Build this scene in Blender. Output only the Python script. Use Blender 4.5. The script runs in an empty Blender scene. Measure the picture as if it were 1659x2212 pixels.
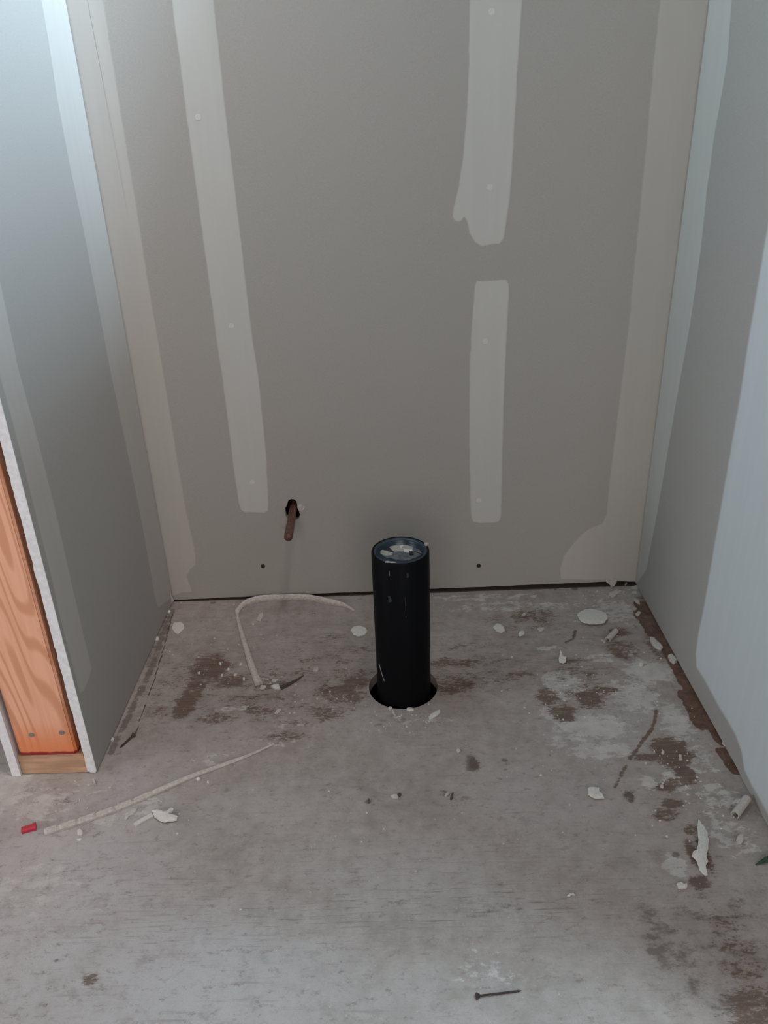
import bpy, bmesh, math, random
import numpy as np
from mathutils import Vector, Matrix
from mathutils.geometry import delaunay_2d_cdt

# ------------------------------------------------------------------ camera
S = 0.85                       # camera height above the subfloor in metres
W, H, F = 1659, 2212, 1693.0
def nrm(v): return v/np.linalg.norm(v)
Dn = nrm(np.array([127.5, 3442, F]))
Yv = np.array([0, -833, F]); Yv = nrm(Yv-Dn*(Yv@Dn))
Xv = np.cross(Dn, Yv)
R = np.array([Xv, Yv, -Dn])    # world axes in camera space (x right, y down, z forward)
scn = bpy.context.scene
C = scn.collection
cam = bpy.data.cameras.new('camera'); cam.sensor_fit = 'VERTICAL'; cam.sensor_height = 36
cam.lens = F/H*36; cam.clip_start = 0.02
co = bpy.data.objects.new('camera', cam); C.objects.link(co)
M = Matrix(((R[0][0], -R[0][1], -R[0][2], 0), (R[1][0], -R[1][1], -R[1][2], 0), (R[2][0], -R[2][1], -R[2][2], S), (0, 0, 0, 1)))
co.matrix_world = M
scn.camera = co
# ------------------------------------------------------------------ light
scn.view_settings.view_transform = 'Standard'; scn.view_settings.look = 'None'
scn.view_settings.gamma = 1; scn.view_settings.exposure = 0.0
w = bpy.data.worlds.new('world'); scn.world = w; w.use_nodes = True
w.node_tree.nodes['Background'].inputs[0].default_value = (1.0, 0.93, 0.87, 1)
w.node_tree.nodes['Background'].inputs[1].default_value = 0.02
def area(name, loc, target, sx, sy, power, col):
    l = bpy.data.lights.new(name, 'AREA'); l.shape = 'RECTANGLE'; l.size = sx; l.size_y = sy
    l.energy = power; l.color = col
    o = bpy.data.objects.new(name, l); C.objects.link(o); o.location = loc
    o.rotation_euler = (Vector(target)-Vector(loc)).to_track_quat('-Z', 'Y').to_euler()
    return o
# added unseen lamps, power and colour fitted: behind, left, above the ceiling opening
area('fill_light_behind', (0, -2, 1.3), (0, 1, .8), 1.6, 1.4, 32, (1.0, 0.915, 0.87))
area('fill_light_left', (-1.8, 0.2, 0.6), (0.3, 0.7, 0.2), 0.8, 0.8, 11.5, (0.93, 0.95, 1.0))
area('overhead_fill', (1.0, 1.02, 3.5), (0.28, 0.98, 2.4), 0.5, 0.6, 1330, (0.54, 0.78, 1.0))
area('overhead_fill_side', (1.2, 0.2, 3.6), (0.28, 0.8, 2.4), 0.5, 0.6, 130, (0.58, 0.84, 1.0))
area('overhead_fill_front', (0.83, 0.3, 3.7), (0.28, 0.85, 2.4), 1.0, 1.0, 135, (1.0, 0.9, 0.9))

# ------------------------------------------------------------------ helpers
def ray(px, py): return R@np.array([px-W/2, py-H/2, F])
def fl(px, py, z=0.0):
    r = ray(px, py); t = (z-S)/r[2]; return Vector((r[0]*t, r[1]*t, z))
XL, XR = -0.5362*S, 0.5655*S
YB0, YB1 = 1.584*S, 1.5975*S
KB = (YB1-YB0)/(XR-XL)
def yback(x): return YB0+KB*(x-XL)
def pb(px, py, off=0.0):       # onto the back wall's face
    r = ray(px, py); t = (YB0-off-KB*XL)/(r[1]-KB*r[0])
    v = r*t+np.array([0, 0, S]); return Vector(v)
def pxw(px, py, x):            # onto a plane of constant x
    r = ray(px, py); t = x/r[0]; return Vector(r*t+np.array([0, 0, S]))
def py_(px, py, y):            # onto a plane of constant y
    r = ray(px, py); t = y/r[1]; return Vector(r*t+np.array([0, 0, S]))
def obj(name, bm, mat, parent=None, smooth=False):
    me = bpy.data.meshes.new(name); bmesh.ops.recalc_face_normals(bm, faces=bm.faces)
    bm.to_mesh(me); bm.free()
    if smooth:
        for p in me.polygons: p.use_smooth = True
    o = bpy.data.objects.new(name, me); C.objects.link(o); me.materials.append(mat)
    if parent: o.parent = parent
    return o
def struct(o): o['kind'] = 'structure'; return o
def tag(o, label, cat, group=None):
    o['label'] = label; o['category'] = cat
    if group: o['group'] = group
    return o
def thing(name, label, cat, loc, group=None):
    o = bpy.data.objects.new(name, None); C.objects.link(o); o.location = loc
    o.empty_display_size = 0.02
    bpy.context.view_layer.update()
    return tag(o, label, cat, group)
def child(o, p):               # keep world place under a moved parent
    o.parent = p; o.matrix_parent_inverse = Matrix.Translation(-Vector(p.location)); return o
def box(bm, a, b):
    vs = [bm.verts.new((x, y, z)) for x in (a[0], b[0]) for y in (a[1], b[1]) for z in (a[2], b[2])]
    for f in ((0,1,3,2),(4,6,7,5),(0,4,5,1),(2,3,7,6),(0,2,6,4),(1,5,7,3)): bm.faces.new([vs[i] for i in f])
    return vs

# ------------------------------------------------------------------ materials
class NT:
    def __init__(s, name):
        s.m = bpy.data.materials.new(name); s.m.use_nodes = True; s.t = s.m.node_tree
        s.b = s.t.nodes['Principled BSDF']
    def n(s, typ, **k):
        x = s.t.nodes.new(typ)
        for a, v in k.items(): setattr(x, a, v)
        return x
    def l(s, a, b): s.t.links.new(a, b)
    def coord(s, scale=(1,1,1)):
        tc = s.n('ShaderNodeNewGeometry'); mp = s.n('ShaderNodeMapping'); mp.inputs['Scale'].default_value = scale
        s.l(tc.outputs['Position'], mp.inputs[0]); return mp.outputs[0]
    def noise(s, scale, detail=4, rough=0.55, sc=(1,1,1), dist=0.0):
        x = s.n('ShaderNodeTexNoise'); x.inputs['Scale'].default_value = scale; x.inputs['Detail'].default_value = detail
        x.inputs['Roughness'].default_value = rough; x.inputs['Distortion'].default_value = dist
        s.l(s.coord(sc), x.inputs['Vector']); return x.outputs[0]
    def ramp(s, f, a, b, lo=0.0, hi=1.0):
        x = s.n('ShaderNodeMapRange', interpolation_type='SMOOTHSTEP'); s.l(f, x.inputs[0])
        x.inputs[1].default_value = a; x.inputs[2].default_value = b; x.inputs[3].default_value = lo; x.inputs[4].default_value = hi
        return x.outputs[0]
    def math(s, op, a, b=None):
        x = s.n('ShaderNodeMath', operation=op)
        for i, v in enumerate((a, b)):
            if v is None: continue
            if isinstance(v, (int, float)): x.inputs[i].default_value = v
            else: s.l(v, x.inputs[i])
        return x.outputs[0]
    def mix(s, f, a, b, mode='MIX'):
        x = s.n('ShaderNodeMix', data_type='RGBA', blend_type=mode)
        for i, v in ((0, f), (6, a), (7, b)):
            if isinstance(v, tuple): x.inputs[i].default_value = (*v, 1)
            elif isinstance(v, (int, float)): x.inputs[i].default_value = v
            else: s.l(v, x.inputs[i])
        return x.outputs[2]
    def base(s, c):
        if isinstance(c, tuple): s.b.inputs['Base Color'].default_value = (*c, 1)
        else: s.l(c, s.b.inputs['Base Color'])
    def rough(s, v): s.b.inputs['Roughness'].default_value = v
    def bump(s, h, strength, dist):
        x = s.n('ShaderNodeBump'); x.inputs['Strength'].default_value = strength; x.inputs['Distance'].default_value = dist
        s.l(h, x.inputs['Height']); s.l(x.outputs[0], s.b.inputs['Normal'])

PAPER = (0.365, 0.352, 0.325)
def paper_col(n):
    a = n.noise(900, 3, 0.7); b = n.noise(3.0, 3, 0.5)
    c = n.mix(n.ramp(a, 0.3, 0.7), tuple(v*0.93 for v in PAPER), tuple(v*1.07 for v in PAPER))
    return n.mix(n.ramp(b, 0.35, 0.65, 0, 0.22), c, (0.37, 0.345, 0.32))
def mat_paper():
    n = NT('drywall_paper'); n.base(paper_col(n)); n.rough(0.9); n.b.inputs['Specular IOR Level'].default_value = 0.2
    n.bump(n.noise(700, 3, 0.6), 0.12, 0.0006); return n.m
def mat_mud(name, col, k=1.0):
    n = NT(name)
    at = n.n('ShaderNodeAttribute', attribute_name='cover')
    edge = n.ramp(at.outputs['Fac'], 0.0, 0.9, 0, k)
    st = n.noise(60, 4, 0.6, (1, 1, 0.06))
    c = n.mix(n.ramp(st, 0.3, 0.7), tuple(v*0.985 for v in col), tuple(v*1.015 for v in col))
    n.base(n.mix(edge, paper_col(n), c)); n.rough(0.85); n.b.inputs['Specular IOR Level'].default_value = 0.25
    n.bump(n.noise(500, 2, 0.5), 0.06, 0.0005); return n.m
paper = mat_paper()
mud = mat_mud('joint_compound', (0.50, 0.495, 0.465))
mud_soft = mat_mud('thin_joint_compound', (0.455, 0.435, 0.40))
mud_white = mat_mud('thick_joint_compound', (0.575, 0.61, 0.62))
def plain(name, c, r=0.7, noise_amt=0.0, sc=200, metal=0.0):
    n = NT(name)
    if noise_amt:
        n.base(n.mix(n.ramp(n.noise(sc, 4, 0.6), 0.3, 0.7), tuple(v*(1-noise_amt) for v in c), tuple(min(1, v*(1+noise_amt)) for v in c)))
        n.bump(n.noise(sc*1.5, 3, 0.6), 0.25, 0.0008)
    else: n.base(c)
    n.rough(r); n.b.inputs['Metallic'].default_value = metal; return n.m
gyp = plain('gypsum_core', (0.74, 0.74, 0.75), 0.9, 0.08, 150)
chipm = plain('plaster_chip', (0.60, 0.575, 0.53), 0.9, 0.07, 300)
chip_dull = plain('dusty_plaster', (0.47, 0.435, 0.40), 0.9, 0.12, 300)
stripm = plain('dusty_paper_strip', (0.50, 0.455, 0.41), 0.85, 0.16, 260)
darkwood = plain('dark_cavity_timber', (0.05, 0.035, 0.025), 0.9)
black_screw = plain('black_phosphate_steel', (0.03, 0.028, 0.027), 0.5, metal=0.3)
steel = plain('dull_steel_nail', (0.30, 0.27, 0.24), 0.5, metal=0.5)
redp = plain('red_plastic', (0.50, 0.035, 0.06), 0.4)
greenp = plain('dark_green_plastic', (0.02, 0.06, 0.035), 0.5)
splint = plain('dark_splinter', (0.07, 0.06, 0.05), 0.8, 0.2, 300)

def mat_wood(name, light, dark, edge, zred=None):
    n = NT(name)
    g = n.n('ShaderNodeNewGeometry')
    a = n.noise(6.5, 1, 0.3, (2.6, 2.6, 0.40), 0.15)
    s = n.math('SINE', n.math('MULTIPLY', a, 62.0))
    rings = n.ramp(s, 0.0, 1.0)
    fine = n.noise(160, 4, 0.6, (1, 1, 0.03))
    c = n.mix(n.math('MULTIPLY', rings, 0.8), light, dark)
    c = n.mix(n.ramp(fine, 0.35, 0.7, 0, 0.35), c, dark)
    if zred is not None:
        sp = n.n('ShaderNodeSeparateXYZ'); n.l(g.outputs['Position'], sp.inputs[0])
        nz = n.math('ADD', sp.outputs[2], n.math('MULTIPLY', n.noise(70, 3, 0.5, (1, 1, 0.3)), 0.006))
        c = n.mix(n.ramp(nz, zred+0.008, zred+0.080, 0.85, 0.0), c, edge)
        c = n.mix(n.ramp(nz, zred+0.0075, zred+0.0105, 0.97, 0.0), c, (0.26, 0.012, 0.010))
    n.base(c); n.rough(0.7); n.bump(n.noise(220, 3, 0.6, (1, 1, 0.05)), 0.15, 0.0006); return n.m
ZP = 0.036
pine = mat_wood('pine_stud_wood', (0.82, 0.43, 0.275), (0.60, 0.26, 0.135), (0.74, 0.21, 0.06), ZP)
def mat_plate():
    n = NT('plate_wood')
    a = n.noise(60, 5, 0.6, (0.25, 1, 2.2))
    n.base(n.mix(n.ramp(a, 0.3, 0.7), (0.42, 0.25, 0.15), (0.58, 0.36, 0.23))); n.rough(0.75); return n.m
plate_m = mat_plate()

# ------------------------------------------------------------------ floor
HC = Vector((0.005*S, 1.246*S, 0)); HR = 0.068*S
def axis(lo, a, b, hi, st):
    out = []; v = lo
    while v < a-0.06: out.append(v); v += 0.06
    out += list(np.arange(a, b, st)); v = b
    while v < hi: out.append(v); v += 0.06
    out.append(hi); return out
STEP = 0.0025
xs = axis(-1.6, -0.70, 0.52, 0.9, STEP); ys = axis(-0.5, 0.48, 1.375, 1.46, STEP)
nx, ny = len(xs), len(ys)
X, Y = np.meshgrid(xs, ys)
def seg_d(P, Q):               # distance to a segment, floor metres
    d = np.array([Q[0]-P[0], Q[1]-P[1]]); L = max(d@d, 1e-12)
    t = np.clip(((X-P[0])*d[0]+(Y-P[1])*d[1])/L, 0, 1)
    return np.hypot(X-P[0]-t*d[0], Y-P[1]-t*d[1])
def blob(m, px, py, rx, ry, v=1.0, ang=0.0):
    # rx, ry: half sizes as seen (photo pixels), turned into metres on the floor
    c = fl(px, py); e = fl(px+rx, py); g = fl(px, py-ry)
    a = max((e-c).length, 1e-4); b = max((g-c).length, 1e-4)
    ca, sa = math.cos(ang), math.sin(ang)
    dx, dy = X-c.x, Y-c.y
    d = np.hypot((dx*ca+dy*sa)/a, (-dx*sa+dy*ca)/b)
    np.maximum(m, v*np.clip(1.5-d, 0, 1), out=m) if v > 0 else np.minimum(m, m+v*np.clip(1.5-d, 0, 1), out=m)
def line(m, pts, wpx, v=1.0):
    for (a, b) in zip(pts[:-1], pts[1:]):
        P, Q = fl(*a), fl(*b); wd = (fl(a[0]+wpx, a[1])-P).length
        np.maximum(m, v*np.clip(1.5-seg_d(P, Q)/wd, 0, 1), out=m)
brown = np.zeros_like(X); dark = np.zeros_like(X); white = np.zeros_like(X); grain = np.zeros_like(X)
# bare brown timber patches where the dust has been scraped away
for b in [(740,1480,110,80,.55),(1010,1450,150,60,.52),(560,1480,260,90,.46),(640,1540,160,40,.5),(360,1500,60,80,.5),(1140,1340,120,40,.5),(450,1445,50,32,1),(400,1525,28,30,1),(420,1490,28,38,.9),(500,1470,45,18,.85),(560,1535,50,18,.65),(735,1500,70,28,.78),(700,1540,60,22,.7),
          (770,1475,40,18,.9),(980,1430,90,10,.7),(980,1480,60,30,.72),(1120,1460,60,14,.62),(1240,1430,60,12,.62),(1345,1405,42,22,.85),
          (1275,1510,40,22,.9),(1185,1505,30,26,.85),(1220,1550,32,14,.9),(1310,1490,50,10,.75),(1150,1330,70,20,.66),(1215,1535,38,20,.8),
          (1450,1625,46,34,1.2),(1400,1635,45,10,1),(1480,1670,24,26,1.05),(1440,1700,32,12,.95),(1450,1735,26,12,1.0),(1465,1690,50,12,.9),
          (1440,1760,36,16,.85),(1490,1790,20,14,.8),(1495,1840,14,30,1.0),(1510,1905,26,16,.95),(1525,1850,14,50,.8),(1340,1365,26,10,.8),
          (1360,1720,12,16,.8),(1025,1650,14,18,.85),(1420,1400,26,36,.7),(630,1475,60,10,.6),(200,1880,160,8,.35),(560,1490,70,30,.62),
          (480,1550,80,16,.62),(620,1590,70,16,.55),(860,1400,300,18,.5),(1600,2080,60,60,.62),(1640,2180,90,60,.85),(1600,2060,70,50,.6),(1500,2110,50,30,.5),(1560,1990,60,40,.5),(700,1380,100,14,.45),
          (195,2118,22,14,.85),(1270,1480,130,60,.55)]:
    blob(brown, b[0], b[1], b[2], b[3], b[4])
line(brown, [(1418,1535),(1414,1560),(1405,1580),(1388,1600),(1375,1620),(1360,1640)], 4.5, .95)
line(brown, [(1352,1655),(1340,1678),(1328,1700)], 5, .8)
line(brown, [(1243,1362),(1238,1380),(1222,1388)], 4, 1.0)
# bare timber beside the walls, dark seam on the left
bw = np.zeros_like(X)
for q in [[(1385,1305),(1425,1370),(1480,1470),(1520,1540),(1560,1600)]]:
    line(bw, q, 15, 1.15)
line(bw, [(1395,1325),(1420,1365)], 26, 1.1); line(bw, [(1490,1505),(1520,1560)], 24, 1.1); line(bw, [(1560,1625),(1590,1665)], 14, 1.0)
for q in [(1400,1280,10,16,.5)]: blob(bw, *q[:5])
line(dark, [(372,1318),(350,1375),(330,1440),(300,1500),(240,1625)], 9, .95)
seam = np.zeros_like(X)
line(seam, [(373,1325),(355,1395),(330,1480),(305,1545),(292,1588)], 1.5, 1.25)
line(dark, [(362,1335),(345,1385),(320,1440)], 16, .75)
# dirt smudges
for b in [(520,1500,260,110,.40),(330,1560,60,80,.45),(1380,1300,30,20,.7),(1440,2040,70,70,.75),(1620,2080,90,110,.55),(1540,2150,120,80,.6),(1400,1960,30,30,.7),(1320,1280,80,16,.5),(650,1620,200,40,.35),(900,1620,260,60,.34),(1440,2030,50,60,.72),(1380,1990,30,50,.6),(1500,1960,90,40,.6),(1480,2060,60,30,.65),(1408,2055,16,12,1),(1560,2050,80,50,.6),(1600,1960,50,40,.62),(1250,2190,60,30,.55),
          (60,2200,60,30,.6),(850,1560,60,30,.55),(1020,1650,16,26,1),(1090,1642,8,4,1.1),(1092,1662,6,3,1.0),(1188,1632,4,4,1),(1360,1725,16,14,.8),
          (1000,1735,40,30,.6),(960,1715,20,12,.7),(795,1732,10,5,1.0),(980,1610,120,20,.5),(1210,1810,70,20,.5),(420,1620,60,40,.45),(150,1720,60,26,.5),(800,1980,300,10,.4),
          (195,1800,40,20,.5),(930,1950,200,12,.5),(1460,1845,10,7,1.1),(380,1548,10,5,1.0),(357,1354,5,3,1.2),(1200,1273,5,3,1.1),(1241,1271,9,4,1.1),(460,1302,8,3,1.1),
          (760,1705,150,40,.42),(1110,1955,120,30,.5),(1040,1975,60,10,.6),(620,1850,90,12,.42),(1300,1690,26,10,.5),(850,1545,100,14,.6),(1385,1295,18,12,.8),
          (120,2075,8,5,.95),(100,2172,6,8,.9),(70,2082,8,5,.7),(45,2200,10,10,.9),(1390,1640,30,30,.4),(1540,1930,120,50,.45)]:
    blob(dark, b[0], b[1], b[2], b[3], b[4])
# spilled white plaster
for b in [(1215,1480,50,30,1),(1190,1540,30,14,.9),(1280,1570,100,30,.85),(1370,1500,60,40,.85),(1400,1450,60,26,.9),(1330,1320,70,30,.7),(1410,1350,30,24,.9),(1460,1560,40,50,.8),
          (1300,1620,80,24,.8),(1500,1640,50,36,.7),(1460,1690,40,24,.9),(1120,1310,200,14,.6),(1050,1290,160,10,.6),(1400,1690,30,16,.8),(1555,1720,60,40,.65),
          (300,1745,70,26,.7),(220,1770,60,16,.7),(90,1740,80,40,.7),(470,1640,60,20,.5),(600,1600,60,20,.5),(640,1570,60,10,.5),(520,1530,60,8,.7),(90,1900,120,40,.6),
          (1460,1870,34,30,.8),(1360,1410,22,10,0.7),(1440,1760,20,10,.8),(1300,1420,40,12,.7),(1180,1400,30,6,.8),(930,1555,80,10,.5),(850,1560,60,12,.5),(1580,1800,70,60,.6),
          (1275,1335,40,22,.7),(1050,2090,90,60,.5),(200,1700,120,24,.4),(60,1930,120,60,.55),(20,1700,50,60,.8),(1250,1600,80,40,.6)]:
    blob(white, b[0], b[1], b[2], b[3], b[4])
white = np.clip(white, 0, 1)
# foot-dragged grain shows most in these regions
for b in [(1000,1440,300,40,.9),(500,1400,200,40,.6),(900,1960,700,60,.9),(400,2000,400,60,.6),(1000,1860,500,50,.55),(360,1900,300,50,.5),(860,1400,500,60,.8)]:
    blob(grain, *b)
pale = np.zeros_like(X)        # fine pale sanding dust, thickest in front of the partition
for b in [(60,1980,260,260,.95),(350,2130,380,170,.85),(900,2150,380,90,.25),(900,1880,320,100,.25),(1180,1720,160,130,.35),(20,1700,90,80,.95),(1280,1560,150,70,.4),(620,1740,260,50,.25)]:
    blob(pale, *b)
pale = np.clip(pale, 0, 1)
bm = bmesh.new()
keep = {}
def V(i, j):
    k = (i, j)
    if k not in keep:
        p = Vector((xs[i], ys[j], 0)); d = (p-HC)
        if d.length < HR+STEP*0.75: 
            d.length = HR; p = HC+d
        keep[k] = bm.verts.new(p)
    return keep[k]
for j in range(ny-1):
    for i in range(nx-1):
        cx, cy = (xs[i]+xs[i+1])/2, (ys[j]+ys[j+1])/2
        if math.hypot(cx-HC.x, cy-HC.y) < HR: continue
        if math.hypot(cx-HC.x, cy-HC.y) < HR+0.004:
            vs = []
            for q in (V(i,j), V(i+1,j), V(i+1,j+1), V(i,j+1)):
                if q not in vs: vs.append(q)
            if len(vs) > 2: bm.faces.new(vs)
        else:
            bm.faces.new((V(i,j), V(i+1,j), V(i+1,j+1), V(i,j+1)))
bm.verts.index_update()
order = sorted(keep.items(), key=lambda kv: kv[1].index)
IJ = np.array([k for k, v in order])
be = [e for e in bm.edges if e.is_boundary]
r_ = bmesh.ops.extrude_edge_only(bm, edges=be)
for v in [g for g in r_['geom'] if isinstance(g, bmesh.types.BMVert)]: v.co.z -= 0.019
bm.verts.index_update()
NF = len(bm.verts)
fo = None
def mat_floor():
    n = NT('dusty_plywood')
    at = n.n('ShaderNodeAttribute', attribute_name='mask'); sp = n.n('ShaderNodeSeparateColor'); n.l(at.outputs['Color'], sp.inputs[0])
    at2 = n.n('ShaderNodeAttribute', attribute_name='mask_b'); sp2 = n.n('ShaderNodeSeparateColor'); n.l(at2.outputs['Color'], sp2.inputs[0])
    br, dk, wh = sp.outputs[0], sp.outputs[1], sp.outputs[2]; gr, wl, sm = sp2.outputs[0], sp2.outputs[1], sp2.outputs[2]
    big = n.noise(7, 5, 0.6); mid = n.noise(38, 6, 0.65); fine = n.noise(220, 4, 0.7); spk = n.noise(420, 2, 0.6)
    streak = n.noise(17, 6, 0.68, (0.55, 9.0, 1), 0.15)
    streak2 = n.noise(60, 5, 0.7, (0.32, 5.5, 1), 0.1)
    base = n.mix(n.ramp(mid, 0.25, 0.75), (0.27, 0.226, 0.203), (0.40, 0.347, 0.320))
    base = n.mix(n.ramp(big, 0.35, 0.65, 0, 0.40), base, (0.45, 0.405, 0.38))
    base = n.mix(n.ramp(fine, 0.5, 0.72, 0, 0.35), base, (0.25, 0.215, 0.195))
    at3 = n.n('ShaderNodeAttribute', attribute_name='mask_c'); sp3 = n.n('ShaderNodeSeparateColor'); n.l(at3.outputs['Color'], sp3.inputs[0])
    base = n.mix(n.math('MULTIPLY', sp3.outputs[0], n.ramp(n.noise(26, 7, 0.75), 0.25, 0.6, 0.35, 0.95)), base, (0.485, 0.462, 0.45))
    # dark scratched grain lines
    gl = n.math('MULTIPLY', n.ramp(streak2, 0.54, 0.66), n.math('MULTIPLY', gr, 0.75))
    base = n.mix(gl, base, (0.17, 0.135, 0.115))
    gl2 = n.math('MULTIPLY', n.ramp(streak, 0.56, 0.68, 0, 0.34), n.ramp(big, 0.3, 0.6, 0.45, 1))
    base = n.mix(gl2, base, (0.20, 0.165, 0.145))
    # mottled dirt specks
    sp_f = n.ramp(n.noise(75, 7, 0.8, (0.75, 1.3, 1)), 0.53, 0.68, 0, 0.68)
    base = n.mix(sp_f, base, (0.17, 0.14, 0.12))
    base = n.mix(n.ramp(n.noise(22, 8, 0.8, (0.8, 1.2, 1)), 0.52, 0.68, 0, 0.42), base, (0.20, 0.165, 0.145))
    base = n.mix(n.ramp(n.noise(800, 3, 0.7), 0.3, 0.7, 0.0, 0.22), base, (0.20, 0.17, 0.15))
    # white plaster dust
    wf = n.ramp(n.math('ADD', wh, n.math('MULTIPLY', n.math('SUBTRACT', n.noise(62, 6, 0.7, (0.8, 1.3, 1)), 0.5), 2.2)), 0.50, 0.72, 0, 0.78)
    wcol = n.mix(n.ramp(mid, 0.3, 0.7), (0.44, 0.41, 0.38), (0.57, 0.54, 0.505))
    base = n.mix(wf, base, wcol)
    # brown bare timber
    bn = n.math('ADD', n.math('MULTIPLY', n.math('SUBTRACT', n.noise(30, 8, 0.78, (0.7, 1.5, 1), 0.3), 0.5), 1.9), n.math('MULTIPLY', n.math('SUBTRACT', n.noise(190, 4, 0.8, (0.6, 1.4, 1)), 0.5), 1.5))
    bsum = n.math('ADD', n.math('MULTIPLY', br, 0.95), bn)
    bf = n.math('ADD', n.ramp(bsum, 0.52, 0.72, 0, 0.55), n.ramp(bsum, 0.25, 0.95, 0, 0.36))
    bcol = n.mix(n.ramp(streak2, 0.3, 0.7), (0.10, 0.062, 0.045), (0.17, 0.112, 0.085))
    base = n.mix(bf, base, bcol)
    # soft dirt
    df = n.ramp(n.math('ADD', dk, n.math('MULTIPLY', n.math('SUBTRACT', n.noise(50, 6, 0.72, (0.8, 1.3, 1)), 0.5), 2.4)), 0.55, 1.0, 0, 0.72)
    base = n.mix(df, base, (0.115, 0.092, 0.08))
    wn = n.math('MULTIPLY', n.math('SUBTRACT', n.noise(45, 5, 0.65), 0.5), 1.3)
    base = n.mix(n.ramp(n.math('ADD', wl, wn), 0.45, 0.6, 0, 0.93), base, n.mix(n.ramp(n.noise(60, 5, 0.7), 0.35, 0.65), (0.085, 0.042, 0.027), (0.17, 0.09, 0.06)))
    base = n.mix(n.ramp(n.math('ADD', sm, n.math('MULTIPLY', n.math('SUBTRACT', n.noise(90, 3, 0.6), 0.5), 2.0)), 0.6, 0.9, 0, 0.85), base, (0.05, 0.036, 0.03))  # seam line, and the painted shade in the back wall gap
    # bright specks of plaster grit
    base = n.mix(n.ramp(n.noise(330, 2, 0.5), 0.70, 0.76, 0, 0.6), base, (0.58, 0.55, 0.51))
    n.base(base); n.rough(0.88); n.b.inputs['Specular IOR Level'].default_value = 0.25
    h = n.math('ADD', n.math('MULTIPLY', fine, 0.5), n.math('SUBTRACT', n.math('MULTIPLY', wf, 0.6), n.math('MULTIPLY', bf, 0.5)))
    n.bump(h, 0.45, 0.0012)
    return n.m
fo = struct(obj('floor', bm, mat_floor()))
# recalc keeps vertex order; paint the wear and gap shade masks on the vertices
def setmask(name, ch):
    a = fo.data.color_attributes.new(name, 'FLOAT_COLOR', 'POINT')
    arr = np.zeros((NF, 4), np.float32); arr[:, 3] = 1
    for c, m in enumerate(ch): arr[:len(IJ), c] = m[IJ[:, 1], IJ[:, 0]]
    a.data.foreach_set('color', arr.ravel())
gap_shade = np.clip((Y-(YB0+KB*(X-XL))+0.0015)/0.001, 0, 1)*(X > XL-0.01)*(X < XR+0.01)  # shade in the gap under the back board, painted into the floor colour
seam = np.maximum(seam, gap_shade*2)  # seam mask carries the gap shade too
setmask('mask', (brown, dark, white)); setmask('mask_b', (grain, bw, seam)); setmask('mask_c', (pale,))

# crawlspace below the hole
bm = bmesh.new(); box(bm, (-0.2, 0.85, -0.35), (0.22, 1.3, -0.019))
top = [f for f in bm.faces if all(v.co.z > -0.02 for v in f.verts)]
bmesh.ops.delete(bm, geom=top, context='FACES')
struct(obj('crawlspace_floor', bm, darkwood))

# ------------------------------------------------------------------ walls
ZT = 2.40; TH = 0.0127
def board(name, outline, hole, place, mat, back):
    # outline/hole: 2D points; place(u, v, depth) -> 3D
    vs = [Vector(p) for p in outline]; n0 = len(vs)
    ed = [(i, (i+1) % n0) for i in range(n0)]
    if hole:
        vs += [Vector(p) for p in hole]; m = len(hole); ed += [(n0+i, n0+(i+1) % m) for i in range(m)]
    V_, E_, F_, *_r = delaunay_2d_cdt(vs, ed, [], 1, 1e-7)
    def inside(p, poly):
        c = False; j = len(poly)-1
        for i in range(len(poly)):
            a, b = poly[i], poly[j]
            if (a[1] > p[1]) != (b[1] > p[1]) and p[0] < (b[0]-a[0])*(p[1]-a[1])/(b[1]-a[1])+a[0]: c = not c
            j = i
        return c
    bm = bmesh.new(); A = [bm.verts.new(place(v.x, v.y, 0)) for v in V_]; B = [bm.verts.new(place(v.x, v.y, TH)) for v in V_]
    for f in F_:
        cx = sum((V_[i] for i in f), Vector((0, 0)))/len(f)
        if hole and inside(cx, hole): continue
        bm.faces.new([A[i] for i in f]); bm.faces.new([B[i] for i in f])
    ix = {v: i for i, v in enumerate(A)}
    for e in [e for e in bm.edges if e.is_boundary and e.verts[0] in ix]:
        i, j = ix[e.verts[0]], ix[e.verts[1]]; bm.faces.new((A[i], A[j], B[j], B[i]))
    return obj(name, bm, mat)
hole_px = [(628,1078),(634,1078),(640,1082),(642,1089),(642,1097),(645,1101),(648,1112),(647,1118),(643,1122),(636,1124),(627,1124),(621,1121),(617,1113),(616,1102),(616,1097),(620,1092),(621,1086),(623,1081)]
hole = [(pb(*p).x, pb(*p).z) for p in hole_px]
rnd = random.Random(4)
bot = [(XL-0.02, 0.0035)]
u = XL+0.012
while u < XR-0.01:
    t = (u-XL)/(XR-XL); bot.append((u, 0.0045+0.0075*t+rnd.uniform(-0.0006, 0.0006))); u += 0.014
bot.append((XR+0.0005, 0.0115))
outl = bot+[(XR+0.0005, ZT), (XL-0.02, ZT)]
wb = struct(board('wall_back', outl, hole, lambda a, b, d: Vector((a, yback(a)+d, b)), paper, None))
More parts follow.
